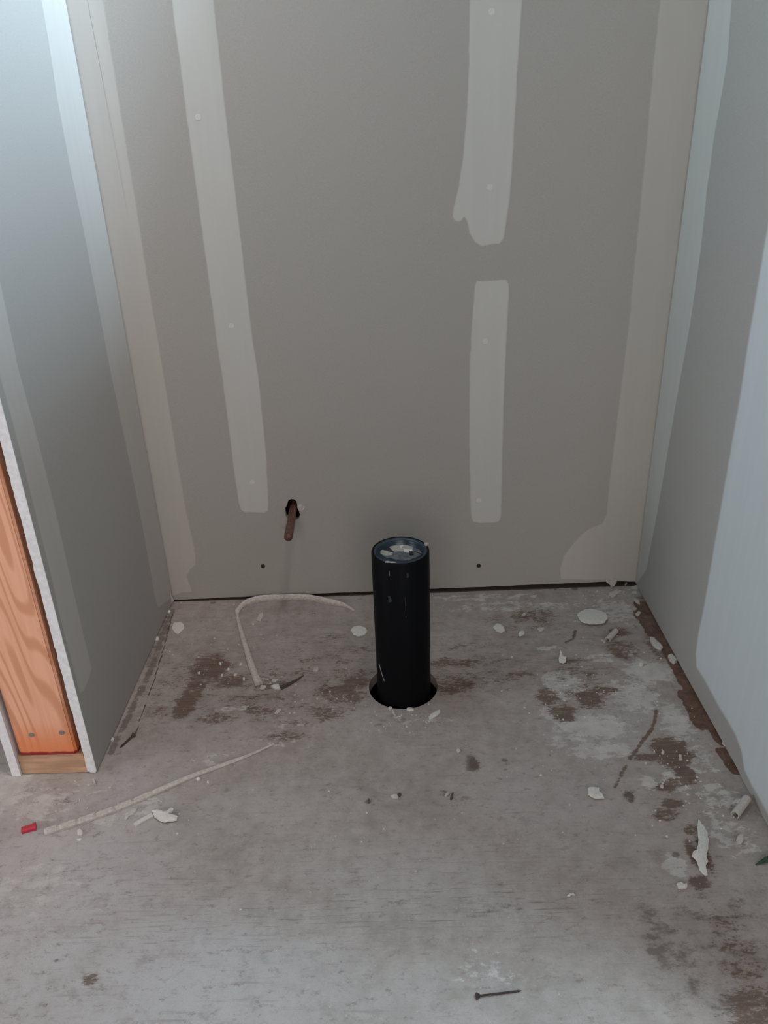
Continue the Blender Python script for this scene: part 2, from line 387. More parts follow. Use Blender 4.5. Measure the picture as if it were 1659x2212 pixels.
# timber wall framing behind the board (bottom plate seen as the dark gap, dark cavity behind the hole)
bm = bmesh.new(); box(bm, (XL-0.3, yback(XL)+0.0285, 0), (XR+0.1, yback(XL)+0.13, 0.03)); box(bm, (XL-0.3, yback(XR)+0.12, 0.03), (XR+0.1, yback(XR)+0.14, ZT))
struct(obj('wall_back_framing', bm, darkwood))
YF = 1.031*S                    # end of the left partition
wl_ = struct(board('wall_left', [(YF, 0.0035), (YF+0.03, 0.003), (YF+0.2, 0.003), (yback(XL)-0.0005, 0.004), (yback(XL)-0.0005, ZT), (YF, ZT)], None, lambda a, b, d: Vector((XL-d, a, b)), paper, None))
bm = bmesh.new(); box(bm, (XL-TH-0.0001, YF-0.0012, 0.0045), (XL+0.0002, YF+0.0002, ZT))
for v in bm.verts: pass
bmesh.ops.subdivide_edges(bm, edges=[e for e in bm.edges if abs(e.verts[0].co.z-e.verts[1].co.z) > 1], cuts=220)
rr = random.Random(8)
for v in bm.verts:
    if v.co.x < XL-0.005: v.co.x += rr.uniform(-0.0008, 0.0008)
child(obj('gypsum_edge', bm, gyp), wl_)
bm = bmesh.new(); 
YE = 0.45
wr = struct(board('wall_right', [(YE, 0.002), (0.85*S, 0.0022), (0.98*S, 0.002), (1.0*S, 0.0045), (1.25*S, 0.004), (yback(XR)+TH, 0.006), (yback(XR)+TH, ZT), (YE, ZT)], None, lambda a, b, d: Vector((XR+d, a, b)), paper, None))
bm = bmesh.new(); box(bm, (XR+TH, YE, 0.0), (XR+TH+0.09, yback(XR)+0.1, ZT)); struct(obj('wall_right_framing', bm, plain('framing_timber', (0.32, 0.20, 0.12), 0.8)))
# far board of the left partition
xfb = py_(49, 1677, YF).x
bm = bmesh.new(); box(bm, (xfb-0.0135, YF-0.003, 0.001), (xfb-0.0005, yback(XL)+0.1, ZT)); struct(obj('wall_left_outer', bm, gyp))
bm = bmesh.new(); box(bm, (XL-0.30, yback(XL)+0.0, 0.0), (XL-0.30-0.8, yback(XL)+0.02, ZT)); struct(obj('wall_back_outer', bm, paper))
# ceiling; unseen opening added so the overhead lamps reach the left wall
SX0, SX1, SY0, SY1 = -0.44, 0.28, 0.35, 1.34
bm = bmesh.new()
for (a, b) in (((-1.6, -0.2), (SX0, 1.6)), ((SX1, -0.2), (0.75, 1.6)), ((SX0, -0.2), (SX1, SY0)), ((SX0, SY1), (SX1, 1.6))):
    box(bm, (a[0], a[1], ZT), (b[0], b[1], ZT+0.02))
struct(obj('ceiling', bm, paper))

# ---- stud and bottom plate at the open end of the partition
ys_ = YF+0.0015
xa, xb_ = py_(44, 1637, ys_).x, py_(168, 1632, ys_).x
st = thing('wall_stud', 'orange pine wall stud with red stained foot at the open end of left wall', 'stud', ((xa+xb_)/2, ys_+0.019, ZP))
bm = bmesh.new(); vs = box(bm, (xa, ys_, ZP+0.0012), (xb_, ys_+0.038, ZT-0.002))
bmesh.ops.bevel(bm, geom=[e for e in bm.edges if abs(e.verts[0].co.z-e.verts[1].co.z) > 1], offset=0.003, segments=3, affect='EDGES')
child(obj('timber', bm, pine), st)
for (nxp, nyp) in ((68,1587),(133,1582)):
    p = py_(nxp, nyp, ys_); bm = bmesh.new()
    bmesh.ops.create_cone(bm, cap_ends=True, segments=20, radius1=0.0042, radius2=0.0036, depth=0.002, matrix=Matrix.Translation((p.x, p.y-0.0004, p.z))@Matrix.Rotation(math.radians(90), 4, 'X'))
    child(obj('nail_head', bm, steel), st)
xp0, xp1 = py_(49, 1672, ys_).x, XL-TH-0.0006
bm = bmesh.new(); box(bm, (xp0, ys_-0.0006, 0.0005), (xp1, yback(XL)-0.001, ZP))
bmesh.ops.bevel(bm, geom=bm.edges[:], offset=0.0012, segments=2, affect='EDGES')
tag(obj('bottom_plate', bm, plate_m), 'brown timber bottom plate lying under the orange wall stud', 'timber plate')

# ---- joint compound bands
def patch(name, pts, proj, mat, parent, feather=0.004, lift=0.0003, normal=None):
    P = [proj(*p) for p in pts]
    for p in P: p.z = min(p.z, ZT-0.001)
    # densify with slight wobble
    Q = []; rg = random.Random(len(pts)*7)
    for a, b in zip(P, P[1:]+P[:1]):
        k = max(1, int((b-a).length/0.012)); pr = (b-a).cross(normal).normalized() if (b-a).length > 1e-6 else Vector()
        for i in range(k):
            Q.append(a.lerp(b, i/k)+pr*(rg.uniform(-0.0006, 0.0006) if i else 0))
    bm = bmesh.new(); vs = [bm.verts.new(q) for q in Q]; f = bm.faces.new(vs)
    f.normal_update()
    if f.normal.dot(normal) < 0: f.normal_flip()
    lay = bm.verts.layers.float.new('cover')
    bmesh.ops.inset_region(bm, faces=[f], thickness=feather, depth=0, use_even_offset=False, use_boundary=True)
    for v in bm.verts:
        v[lay] = 0.0 if any(e.is_boundary for e in v.link_edges) else 1.0
    for v in bm.verts: v.co += normal*(lift if v[lay] > 0.5 else 0.0001)
    bmesh.ops.triangulate(bm, faces=bm.faces[:])
    me = bpy.data.meshes.new(name); bm.to_mesh(me); bm.free(); me.materials.append(mat)
    o = bpy.data.objects.new(name, me); C.objects.link(o); o.parent = parent; return o
NB = Vector((KB, -1, 0)).normalized()
NL, NR = Vector((1, 0, 0)), Vector((-1, 0, 0))
PL = lambda a, b: pxw(a, b, XL); PR = lambda a, b: pxw(a, b, XR)
TOPB = -520
def xt(p, q, y):               # extend the line p-q in the photo up to row y
    return (p[0]+(q[0]-p[0])*(y-p[1])/(q[1]-p[1]), y)
# back wall, left corner
cl = lambda z: Vector((XL+0.0001, yback(XL), z))
def patchm(name, pts, pr, mat, parent, normal, feather=0.004, lift=0.0003):
    return patch(name, [(p, None) if isinstance(p, Vector) else p for p in pts], lambda a, b: (a.copy() if isinstance(a, Vector) else pr(a, b)), mat, parent, feather, lift, normal)
random.seed(3)
patchm('corner_tape', [cl(ZT-0.001), xt((266,265),(224,0),-900), (224,0),(266,265),(305,500),(318,590),(340,717),(360,842),(381,972),(400,1085),(418,1170),(424,1205),(423,1220),(411,1233),(404,1246),(413,1266),(415,1280),(395,1281),cl(0.012)],
       pb, mud_soft, wb, NB)
patch('joint_strip', [xt((415,354),(369,0),TOPB),(369,0),(415,354),(462,700),(487,880),(503,1010),(514,1085),(519,1101),(528,1108),(572,1109),(580,1104),(581,1085),(576,980),(561,830),(543,700),(508,400),(490,250),(463,0),xt((490,250),(463,0),TOPB)],
      pb, mud, wb, 0.0035, 0.0004, NB)
patch('joint_strip', [(1014,TOPB),(1013,0),(1011,150),(1006,250),(1000,330),(990,400),(978,450),(976,468),(981,478),(990,481),(998,478),(1003,470),(1008,480),(1013,505),(1025,525),(1040,534),(1062,529),(1080,528),(1090,514),(1100,450),(1108,370),(1113,270),(1122,120),(1130,0),xt((1122,120),(1130,0),TOPB)],
      pb, mud, wb, 0.0035, 0.0004, NB)
patch('joint_strip', [(1028,607),(1094,603),(1100,612),(1101,640),(1096,720),(1090,850),(1086,1000),(1084,1115),(1079,1127),(1068,1130),(1040,1131),(1022,1129),(1017,1118),(1015,1090),(1012,950),(1013,800),(1018,700),(1024,620)],
      pb, mud, wb, 0.0035, 0.0004, NB)
cr = lambda z: Vector((XR-0.0001, yback(XR), z))
patchm('corner_tape', [xt((1396,300),(1424,0),-900),(1424,0),(1410,130),(1396,300),(1378,480),(1357,700),(1335,880),(1314,1050),(1309,1110),(1300,1130),(1273,1140),(1254,1155),(1232,1180),(1217,1200),(1208,1230),(1211,1252),cr(0.009),cr(ZT-0.001)],
       pb, mud_soft, wb, NB)
for (a, b) in ((428,253),(500,703),(545,1041),(1062,25),(1058,404),(1048,737),(1034,1080)):
    c = pb(a, b); bm = bmesh.new()
    bmesh.ops.create_circle(bm, cap_ends=True, segments=20, radius=0.0046, matrix=Matrix.Translation(c+NB*0.0009)@NB.to_track_quat('Z', 'Y').to_matrix().to_4x4())
    o = obj('filled_screw_dimple', bm, chipm, wb)
for (a, b) in ((568,1223),(1034,1222)):
    c = pb(a, b); bm = bmesh.new()
    m_ = Matrix.Translation(c+NB*0.0002)@NB.to_track_quat('Z', 'Y').to_matrix().to_4x4()
    bmesh.ops.create_cone(bm, cap_ends=True, segments=20, radius1=0.0045, radius2=0.0043, depth=0.0008, matrix=m_)
    bmesh.ops.create_cone(bm, cap_ends=True, segments=8, radius1=0.0016, radius2=0.0014, depth=0.0014, matrix=m_)
    obj('screw_head', bm, black_screw, wb)
# left wall
cll = lambda z: Vector((XL, yback(XL)-0.0001, z))
patchm('corner_tape', [cll(ZT-0.001), xt((107,110),(88,0),-700),(88,0),(107,110),(122,210),(147,345),(180,500),(210,655),(241,820),(269,950),(296,1080),(309,1150),(320,1210),(331,1275),(340,1312),(345,1312),cll(0.012)],
       PL, mud_soft, wl_, NL)
Lz = pxw(-30, 460, XL)
patchm('edge_tape', [pxw(3,830,XL)+Vector((0,0,0.55)),pxw(0,605,XL)+Vector((0,0.0,0.9)),(0,605),(25,720),(40,795),(58,860),(80,940),(95,1000),(120,1100),(150,1235),(175,1345),(199,1442),(192,1468),(181,1493),(172,1500),(163,1465),(130,1340),(108,1240),(81,1130),(41,970),(3,830)],
       PL, mud_soft, wl_, NL)
# right wall
crr = lambda z: Vector((XR, yback(XR)-0.0001, z))
patchm('corner_tape', [crr(ZT-0.001), crr(0.010),(1376,1260),(1384,1252),(1397,1232),(1404,1195),(1422,1100),(1438,1008),(1465,850),(1492,700),(1515,540),(1527,420),(1543,300),(1559,210),(1572,130),(1582,0),xt((1572,130),(1582,0),-700)],
       PR, mud, wr, NR)
fr = [(1659,470),(1646,545),(1630,640),(1612,750),(1594,870),(1578,960),(1556,1090),(1544,1160),(1533,1225),(1520,1300),(1507,1365),(1501,1410),(1503,1443),(1524,1478),(1549,1525),(1570,1560),(1588,1592),(1600,1625),(1606,1665),(1625,1705),(1648,1745)]
P0 = pxw(1659, 470, XR); P1 = pxw(1646, 545, XR)
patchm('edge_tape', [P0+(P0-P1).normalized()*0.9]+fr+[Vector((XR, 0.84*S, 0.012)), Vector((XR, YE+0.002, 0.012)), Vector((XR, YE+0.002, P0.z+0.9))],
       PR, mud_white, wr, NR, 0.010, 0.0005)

# ------------------------------------------------------------------ generic shape makers
def sweep(pts, sec, closed=True):
    """sec(i, n) -> list of (side, up) in metres; swept along 3D pts lying on the floor"""
    bm = bmesh.new(); rings = []; n = len(pts)
    for i, p in enumerate(pts):
        a = pts[max(0, i-1)]; b = pts[min(n-1, i+1)]; t = (b-a); t.z = 0; t.normalize(); s = Vector((-t.y, t.x, 0))
        rings.append([bm.verts.new(p+s*u+Vector((0, 0, v))) for u, v in sec(i, n)])
    m = len(rings[0])
    for r0, r1 in zip(rings, rings[1:]):
        for k in range(m if closed else m-1): bm.faces.new((r0[k], r0[(k+1) % m], r1[(k+1) % m], r1[k]))
    if closed: bm.faces.new(rings[0]); bm.faces.new(rings[-1])
    return bm
def smooth_path(P, k=8):
    P = [P[0]]+list(P)+[P[-1]]; out = []
    for i in range(1, len(P)-2):
        p0, p1, p2, p3 = P[i-1:i+3]
        for j in range(k):
            t = j/k; out.append(0.5*((2*p1)+(p2-p0)*t+(2*p0-5*p1+4*p2-p3)*t*t+(3*p1-p0-3*p2+p3)*t**3))
    out.append(P[-2]); return out
def slab(P, th, seed=0, dome=0.0, curl=None):
    """an irregular chip: outline P on the floor, thickness th, slightly domed and rough"""
    rg = random.Random(seed); n = len(P); c = sum(P, Vector())/n
    bm = bmesh.new()
    def ring(s, z, j=0.0): return [bm.verts.new(c+(p-c)*s*(1+rg.uniform(-j, j))+Vector((0, 0, z+(curl(p-c) if curl else 0)+rg.uniform(-1, 1)*th*0.1))) for p in P]
    rs = [ring(0.95, 0.0002), ring(1.0, th*0.5, 0.03), ring(0.96, th, 0.02), ring(0.6, th*1.05+dome*0.7, 0.06)]
    for a, b in zip(rs, rs[1:]):
        for k in range(n): bm.faces.new((a[k], a[(k+1) % n], b[(k+1) % n], b[k]))
    tc = bm.verts.new(c+Vector((0, 0, th*1.05+dome+(curl(Vector()) if curl else 0)))); bc = bm.verts.new(c+Vector((0, 0, 0.0002+(curl(Vector()) if curl else 0))))
    for k in range(n):
        bm.faces.new((rs[-1][k], rs[-1][(k+1) % n], tc)); bm.faces.new((rs[0][(k+1) % n], rs[0][k], bc))
    return bm
def irregular(px, py, rx, ry, ang, seed, n=14, rough=0.22):
    rg = random.Random(seed); c = fl(px, py); k = (fl(px+1, py)-c).length
    a, b = rx*k, ry*k; ca, sa = math.cos(ang), math.sin(ang); out = []
    f = (fl(px, py-1)-c).length/k        # rows shrink by this much
    for i in range(n):
        t = 2*math.pi*i/n; r = 1+rg.uniform(-rough, rough)
        u, v = rx*math.cos(t)*r, ry*math.sin(t)*r
        x, y = u*ca-v*sa, u*sa+v*ca
        out.append(fl(px+x, py-y))
    return out
def dens(P, per=3, j=0.0, seed=1):
    rg = random.Random(seed); out = []
    for a, b in zip(P, P[1:]+P[:1]):
        for i in range(per):
            t = i/per; p = a.lerp(b, t)
            if i: p += Vector((rg.uniform(-j, j), rg.uniform(-j, j), 0))
            out.append(p)
    return out
def origin_fix(o):
    c = sum((v.co for v in o.data.vertices), Vector())/len(o.data.vertices); c.z = min(v.co.z for v in o.data.vertices)
    for v in o.data.vertices: v.co -= c
    o.location = c; return o

# ------------------------------------------------------------------ black drain pipe
pc = Vector((0.0065*S, 1.2365*S, 0)); PRd = 0.0525*S
def zat(py, y):
    lo, hi = 0, 1
    for _ in range(50):
        m = (lo+hi)/2; v = R.T@np.array([pc.x, y, m-S]); row = v[1]/v[2]*F+H/2
        if row > py: lo = m
        else: hi = m
    return m
PZ = zat(1187, pc.y)
def mat_pipe(name, col, rough, dusty, spec=0.18):
    n = NT(name)
    a = n.noise(26, 5, 0.7, (1, 1, 0.25)); s = n.noise(330, 3, 0.7, (1, 1, 0.02))
    c = n.mix(n.ramp(a, 0.62, 0.85, 0, dusty), col, (0.075, 0.08, 0.085))
    c = n.mix(n.ramp(s, 0.70, 0.78, 0, dusty*0.7), c, (0.10, 0.10, 0.105))
    n.base(c); n.rough(rough); n.b.inputs['Specular IOR Level'].default_value = spec; return n.m
abs_m = mat_pipe('black_abs_plastic', (0.0022, 0.0026, 0.0036), 0.5, 0.06, 0.09)
rim_m = mat_pipe('scuffed_black_plastic', (0.014, 0.030, 0.045), 0.33, 0.8, 0.5)
pipe = thing('drain_pipe', 'black plastic drain pipe standing up through hole in floor', 'pipe', (pc.x, pc.y, 0))
def lathe(prof, c, seg=96):
    bm = bmesh.new(); rings = []
    for r, z in prof: rings.append([bm.verts.new((c.x+r*math.cos(2*math.pi*k/seg), c.y+r*math.sin(2*math.pi*k/seg), z)) for k in range(seg)] if r > 1e-6 else [bm.verts.new((c.x, c.y, z))])
    for a, b in zip(rings, rings[1:]):
        for k in range(seg):
            if len(b) == 1: bm.faces.new((a[k], a[(k+1) % seg], b[0]))
            elif len(a) == 1: bm.faces.new((a[0], b[(k+1) % seg], b[k]))
            else: bm.faces.new((a[k], a[(k+1) % seg], b[(k+1) % seg], b[k]))
    return bm
ri = PRd*0.80
child(obj('pipe_wall', lathe([(PRd, -0.30), (PRd, PZ-0.003), (PRd-0.0006, PZ-0.0012), (PRd-0.002, PZ-0.0004), (PRd-0.0035, PZ-0.001), (PRd-0.0045, PZ-0.004), (PRd-0.0055, -0.30)], pc), abs_m, smooth=True), pipe)
child(obj('test_cap', lathe([(PRd-0.0036, PZ-0.0012), (PRd-0.0044, PZ-0.0008), (ri+0.0012, PZ-0.0030), (ri, PZ-0.0060), (ri-0.0008, PZ-0.0120), (ri-0.002, PZ-0.0130), (ri*0.5, PZ-0.0128), (0, PZ-0.0126)], pc), rim_m, smooth=True), pipe)
cz = PZ-0.0126
def topat(px, py, z): return Vector(fl(px, py, z))
# plaster lying in the cap (part of its look)
def cap_patch(pts, th, seed, mat, name):
    P = [topat(790+a/10.37, 1140+b/10.37, cz) for a, b in pts]
    return child(obj(name, slab(dens(P, 3, 0.0006, seed), th, seed, 0.0004), mat), pipe)
dustm = plain('grey_plaster_dust', (0.36, 0.335, 0.30), 0.95, 0.12, 500)
film = plain('thin_grey_dust_film', (0.10, 0.105, 0.11), 0.9, 0.35, 220)
cap_patch([(430,385),(600,330),(780,300),(950,315),(1110,370),(1230,460),(1270,560),(1180,650),(1010,715),(820,740),(640,720),(470,680),(350,620),(300,540),(330,450)], 0.0005, 2, film, 'dust_film')
cap_patch([(440,400),(560,350),(780,318),(930,335),(1050,370),(1060,450),(1030,520),(960,540),(840,545),(700,545),(600,540),(560,480),(520,440)], 0.0010, 3, dustm, 'plaster_dust')
cap_patch([(300,530),(330,500),(450,520),(610,575),(590,620),(480,640),(400,625),(340,590)], 0.0012, 5, dustm, 'plaster_dust')
lump = plain('plaster_lump', (0.55, 0.53, 0.48), 0.95, 0.1, 500)
cap_patch([(760,440),(830,415),(850,460),(800,500),(770,480)], 0.0030, 7, lump, 'plaster_lump')
cap_patch([(850,520),(960,500),(1050,520),(1060,560),(960,575),(860,560)], 0.0026, 9, lump, 'plaster_lump')
bits = plain('dark_pipe_shaving', (0.012, 0.013, 0.015), 0.5)
cap_patch([(280,425),(420,430),(530,460),(570,540),(640,565),(560,555),(450,520),(360,480),(290,455)], 0.0022, 11, bits, 'plastic_shaving')
cap_patch([(970,560),(1055,545),(1060,620),(1000,635),(975,600)], 0.0028, 12, bits, 'plastic_shaving')
cap_patch([(1080,540),(1180,565),(1265,600),(1180,580)], 0.0012, 13, bits, 'plastic_shaving')
# rim scuffs and the white scratch low on the pipe
def on_pipe(px, py):
    r = ray(px, py); ax, ay = r[0], r[1]; A = ax*ax+ay*ay; B = -2*(ax*pc.x+ay*pc.y); Cc = pc.x**2+pc.y**2-(PRd+0.0003)**2
    disc = max(B*B-4*A*Cc, 0); t = (-B-math.sqrt(disc))/(2*A); return Vector((ax*t, ay*t, r[2]*t+S))
def scratch(pts, wpx, mat):
    bm = bmesh.new(); L = [bm.verts.new(on_pipe(a-wpx*s, b)) for s in (1,) for a, b in pts]; Rr = [bm.verts.new(on_pipe(a+wpx, b)) for a, b in pts]
    for i in range(len(pts)-1): bm.faces.new((L[i], Rr[i], Rr[i+1], L[i+1]))
    for v in list(bm.verts): pass
    child(obj('scratch', bm, mat), pipe)
scuff = plain('scuff_white', (0.30, 0.30, 0.30), 0.8)
faint = plain('faint_scuff', (0.018, 0.02, 0.023), 0.7)
scratch([(819,1434),(822,1446),(826,1459),(830,1471)], 0.7, scuff)
scratch([(840,1288),(842,1292),(843,1296),(842,1301)], 3.0, faint); scratch([(880,1238),(881,1243),(880,1248)], 2.2, faint)
scratch([(875,1290),(876,1310),(877,1335)], 0.5, faint); scratch([(841,1233),(842,1244)], 0.6, plain('grey_scuff', (0.12,0.12,0.12), .7))
for (a, b, rx, ry, sd) in ((837,1214,7,2.2,1),(848,1215,8,1.6,2),(921,1176,5,4,3)):
    P = []
    for i in range(10):
        t = 2*math.pi*i/10; P.append(topat(a+rx*math.cos(t)*random.uniform(.7,1.2), b+ry*math.sin(t), PZ-0.0008))
    child(obj('rim_scuff', slab(P, 0.0006, sd), plain('rim_scuff_white', (0.33, 0.34, 0.34), 0.7, 0.2, 600)), pipe)

# ------------------------------------------------------------------ copper stub
def mat_copper():
    n = NT('tarnished_copper')
    a = n.noise(160, 4, 0.6); b = n.noise(420, 2, 0.5)
    c = n.mix(n.ramp(a, 0.35, 0.7), (0.105, 0.050, 0.034), (0.17, 0.092, 0.065))
    c = n.mix(n.ramp(b, 0.68, 0.74, 0, 0.8), c, (0.42, 0.36, 0.30))
    n.base(c); n.rough(0.45); n.b.inputs['Metallic'].default_value = 0.35; return n.m
cu = mat_copper()
pA = pb(632.5, 1098, -0.06); pA = pb(633, 1101); pE = py_(622, 1165, 1.478*S)
d_ = (pE-pA).normalized(); pA = pA-d_*0.07
rad = 0.0080
cp = thing('copper_pipe', 'short capped copper water pipe sticking out of hole in back wall', 'pipe', pE-d_*0.09)
bm = bmesh.new(); rings = []
q = d_.to_track_quat('Z', 'Y')
L = (pE-pA).length
prof = [(0.0073, 0), (0.0073, L-0.045), (0.0075, L-0.043), (rad, L-0.041), (rad, L-0.008), (rad*0.93, L-0.0045), (rad*0.72, L-0.0018), (rad*0.4, L-0.0004), (0, L)]
for r, z in prof:
    rings.append([bm.verts.new(pA+q@Vector((r*math.cos(2*math.pi*k/32), r*math.sin(2*math.pi*k/32), z))) for k in range(32)] if r else [bm.verts.new(pE)])
for a, b in zip(rings, rings[1:]):
    for k in range(32):
        if len(b) == 1: bm.faces.new((a[k], a[(k+1) % 32], b[0]))
        else: bm.faces.new((a[k], a[(k+1) % 32], b[(k+1) % 32], b[k]))
child(obj('tube', bm, cu, smooth=True), cp)
bm = bmesh.new()
for k, (r, z) in enumerate([(0.0084, L-0.047), (0.0087, L-0.0455), (0.0084, L-0.044)]): pass
# torn paper beside the hole
P = [pb(*p) for p in [(644,1090),(650,1088),(653,1092),(659,1094),(656,1100),(650,1104),(645,1101),(643,1095)]]
bm = bmesh.new(); a = [bm.verts.new(p+NB*0.0002) for p in P]; b = [bm.verts.new(p+NB*(0.0012+0.0022*((i*7) % 5)/5)) for i, p in enumerate(P)]
for k in range(8): bm.faces.new((a[k], a[(k+1) % 8], b[(k+1) % 8], b[k]))
bm.faces.new(b); bm.faces.new(a)
obj('torn_paper', bm, chip_dull, wb)

# ------------------------------------------------------------------ long strips on the floor
pts = [fl(*p) for p in [(766,1321),(742,1310),(712,1305),(680,1298),(645,1294),(612,1293),(580,1295),(552,1300),(530,1308),(518,1318),(513,1328),(517,1350),(526,1382),(537,1418),(548,1452),(560,1480)]]
pts = smooth_path(pts, 6)
for p in pts: p.y = min(p.y, yback(p.x)-0.0075)
def sec(i, n):
    t = i/(n-1); rg = random.Random(i)
    if t < 0.66: k = min(1, t/0.12); w_, h = 0.0022+0.0022*k, 0.003+0.0085*k*(1-max(0, (t-0.5)/0.2)*0.6)
    else: k = (t-0.66)/0.34; w_, h = 0.0028+0.0042*k, 0.0045+0.002*k
    j = rg.uniform(-0.0005, 0.0005)
    return [(-w_, 0.0004), (-w_*1.02, h*0.6), (-w_*0.6, h+j), (0, h*1.12+j), (w_*0.6, h*0.95), (w_, h*0.5), (w_*0.85, 0.0004)]
o = obj('bent_trim_strip', sweep(pts, sec), stripm, smooth=False)
origin_fix(o); tag(o, 'dusty off-white strip bent into a hook near back wall', 'strip')
a, b = fl(97, 1801), fl(592, 1608)
mid_ = [fl(*p) for p in [(97,1801),(170,1778),(250,1750),(330,1716),(410,1681),(480,1655),(540,1632),(592,1608)]]
pts = smooth_path(mid_, 14)
def sec2(i, n):
    t = i/(n-1); rg = random.Random(i*3); k = 1-t**1.6*0.72; w_, h = 0.0052*k, 0.0072*k
    if t < 0.5 and i % 7 == 0: h *= 0.72; w_ *= 0.86
    w_ += rg.uniform(-1, 1)*0.0002
    return [(-w_, 0.0004), (-w_, h*0.6), (-w_*0.5, h), (w_*0.5, h), (w_, h*0.6), (w_, 0.0004)]
o = obj('straight_trim_strip', sweep(pts, sec2), stripm); origin_fix(o); tag(o, 'long straight off-white strip lying on floor in front of left wall', 'strip')

# ------------------------------------------------------------------ chips and scraps
def chip(name, label, cat, px, py, rx, ry, ang=0.0, seed=1, th=0.0022, mat=None, rough=0.2, n=14, dome=0.0006, group=None, curl=None):
    P = irregular(px, py, rx, ry, ang, seed, n, rough)
    o = obj(name, slab(P, th, seed, dome, curl), mat or chipm); origin_fix(o); return tag(o, label, cat, group)
def outline(name, label, cat, pts, th=0.002, seed=1, mat=None, dome=0.0006, curl=None, j=0.0006):
    P = dens([fl(*p) for p in pts], 3, j, seed)
    o = obj(name, slab(P, th, seed, dome, curl), mat or chipm); origin_fix(o); return tag(o, label, cat)
# large round flake near the right corner, tilted up at the front
P = irregular(1279, 1336, 33, 18, -0.12, 5, 30, 0.05)
cen = sum(P, Vector())/len(P)
o = obj('plaster_flake', slab(P, 0.0016, 5, 0.0016, lambda d: 0.0028-d.y*0.05), chipm); origin_fix(o)
tag(o, 'large oval white plaster flake near the back right corner', 'plaster flake')
outline('plaster_chip', 'white plaster chip near the back left corner beside left wall', 'plaster chip', [(371,1357),(376,1347),(390,1344),(397,1350),(398,1359),(392,1366),(384,1371),(377,1367)], 0.0022, 2)
outline('plaster_chip', 'white oval plaster chip just left of the black pipe', 'plaster chip', [(757,1363),(764,1355),(778,1353),(789,1357),(794,1364),(788,1372),(775,1376),(763,1372)], 0.0022, 3)
outline('plaster_chip', 'white rounded plaster chip right of the pipe near back wall', 'plaster chip', [(1065,1357),(1072,1349),(1081,1350),(1088,1356),(1091,1364),(1082,1369),(1073,1366)], 0.003, 4)
chip('plaster_chip', 'small whitish nub second to right of pipe near back wall', 'plaster chip', 1126, 1370, 7, 5, 0.3, 11, 0.003)
chip('plaster_chip', 'small whitish nub third to right of pipe near back wall', 'plaster chip', 1168, 1361, 7, 4.5, 0.0, 12, 0.003, chip_dull)
chip('plaster_chip', 'tiny pale plaster sliver behind the nubs right of pipe', 'plaster chip', 1131, 1329, 6, 3, 0.5, 13, 0.002, chip_dull)
outline('plaster_shard', 'upright triangular white plaster shard left of spilled plaster patch', 'plaster shard', [(1209,1408),(1213,1413),(1217,1424),(1223,1423),(1222,1434),(1216,1436),(1208,1435),(1207,1424)], 0.002, 14, curl=lambda d: 0.003+d.y*0.05)
outline('plaster_chip', 'white crescent plaster chip in front of the black pipe', 'plaster chip', [(926,1551),(930,1545),(940,1539),(951,1535),(951,1541),(944,1548),(934,1554),(927,1555)], 0.003, 15)
outline('plaster_sliver', 'thin pale sliver touching front edge of the pipe hole', 'plaster sliver', [(846,1535),(850,1534),(853,1540),(855,1547),(851,1546),(848,1541)], 0.002, 16, chip_dull)
chip('plaster_crumb', 'rounded crumb at front left edge of the pipe hole', 'plaster crumb', 843, 1532, 4, 3, 0, 17, 0.003)
chip('plaster_crumb', 'wide crumb at front middle edge of the pipe hole', 'plaster crumb', 886, 1534, 8, 3, 0, 18, 0.003)
outline('plaster_chip', 'white square plaster chip right of centre floor', 'plaster chip', [(1269,1707),(1275,1704),(1294,1705),(1294,1712),(1301,1719),(1305,1728),(1289,1729),(1278,1725),(1269,1720)], 0.003, 19, curl=lambda d: 0.0015)
Lp = [(1508,1774),(1514,1783),(1524,1796),(1528,1806),(1530,1825),(1527,1845),(1525,1858),(1529,1867),(1522,1880),(1522,1887),(1527,1896),(1522,1897),(1516,1892),(1510,1885),(1506,1872),(1502,1863),(1492,1855),(1496,1845),(1504,1843),(1507,1830),(1507,1812),(1505,1795)]
o = outline('peeled_paper_scrap', 'long jagged white torn scrap near bottom of right wall', 'torn scrap', Lp, 0.002, 20, dome=0.002, curl=lambda d: 0.0035, j=0.0005)
outline('plaster_chip', 'ragged pale plaster chip below the long torn scrap', 'plaster chip', [(1461,1912),(1471,1908),(1477,1912),(1484,1910),(1484,1919),(1474,1923),(1464,1920)], 0.003, 21)
chip('plaster_chip', 'smooth oval pale chip right of the long torn scrap', 'plaster chip', 1598, 1815, 7.5, 12, -0.35, 22, 0.003, chip_dull, 0.06)
outline('plaster_sliver', 'small arched pale sliver on right floor below square chip', 'plaster sliver', [(1224,1938),(1229,1932),(1238,1930),(1243,1935),(1236,1934),(1229,1938)], 0.002, 23)
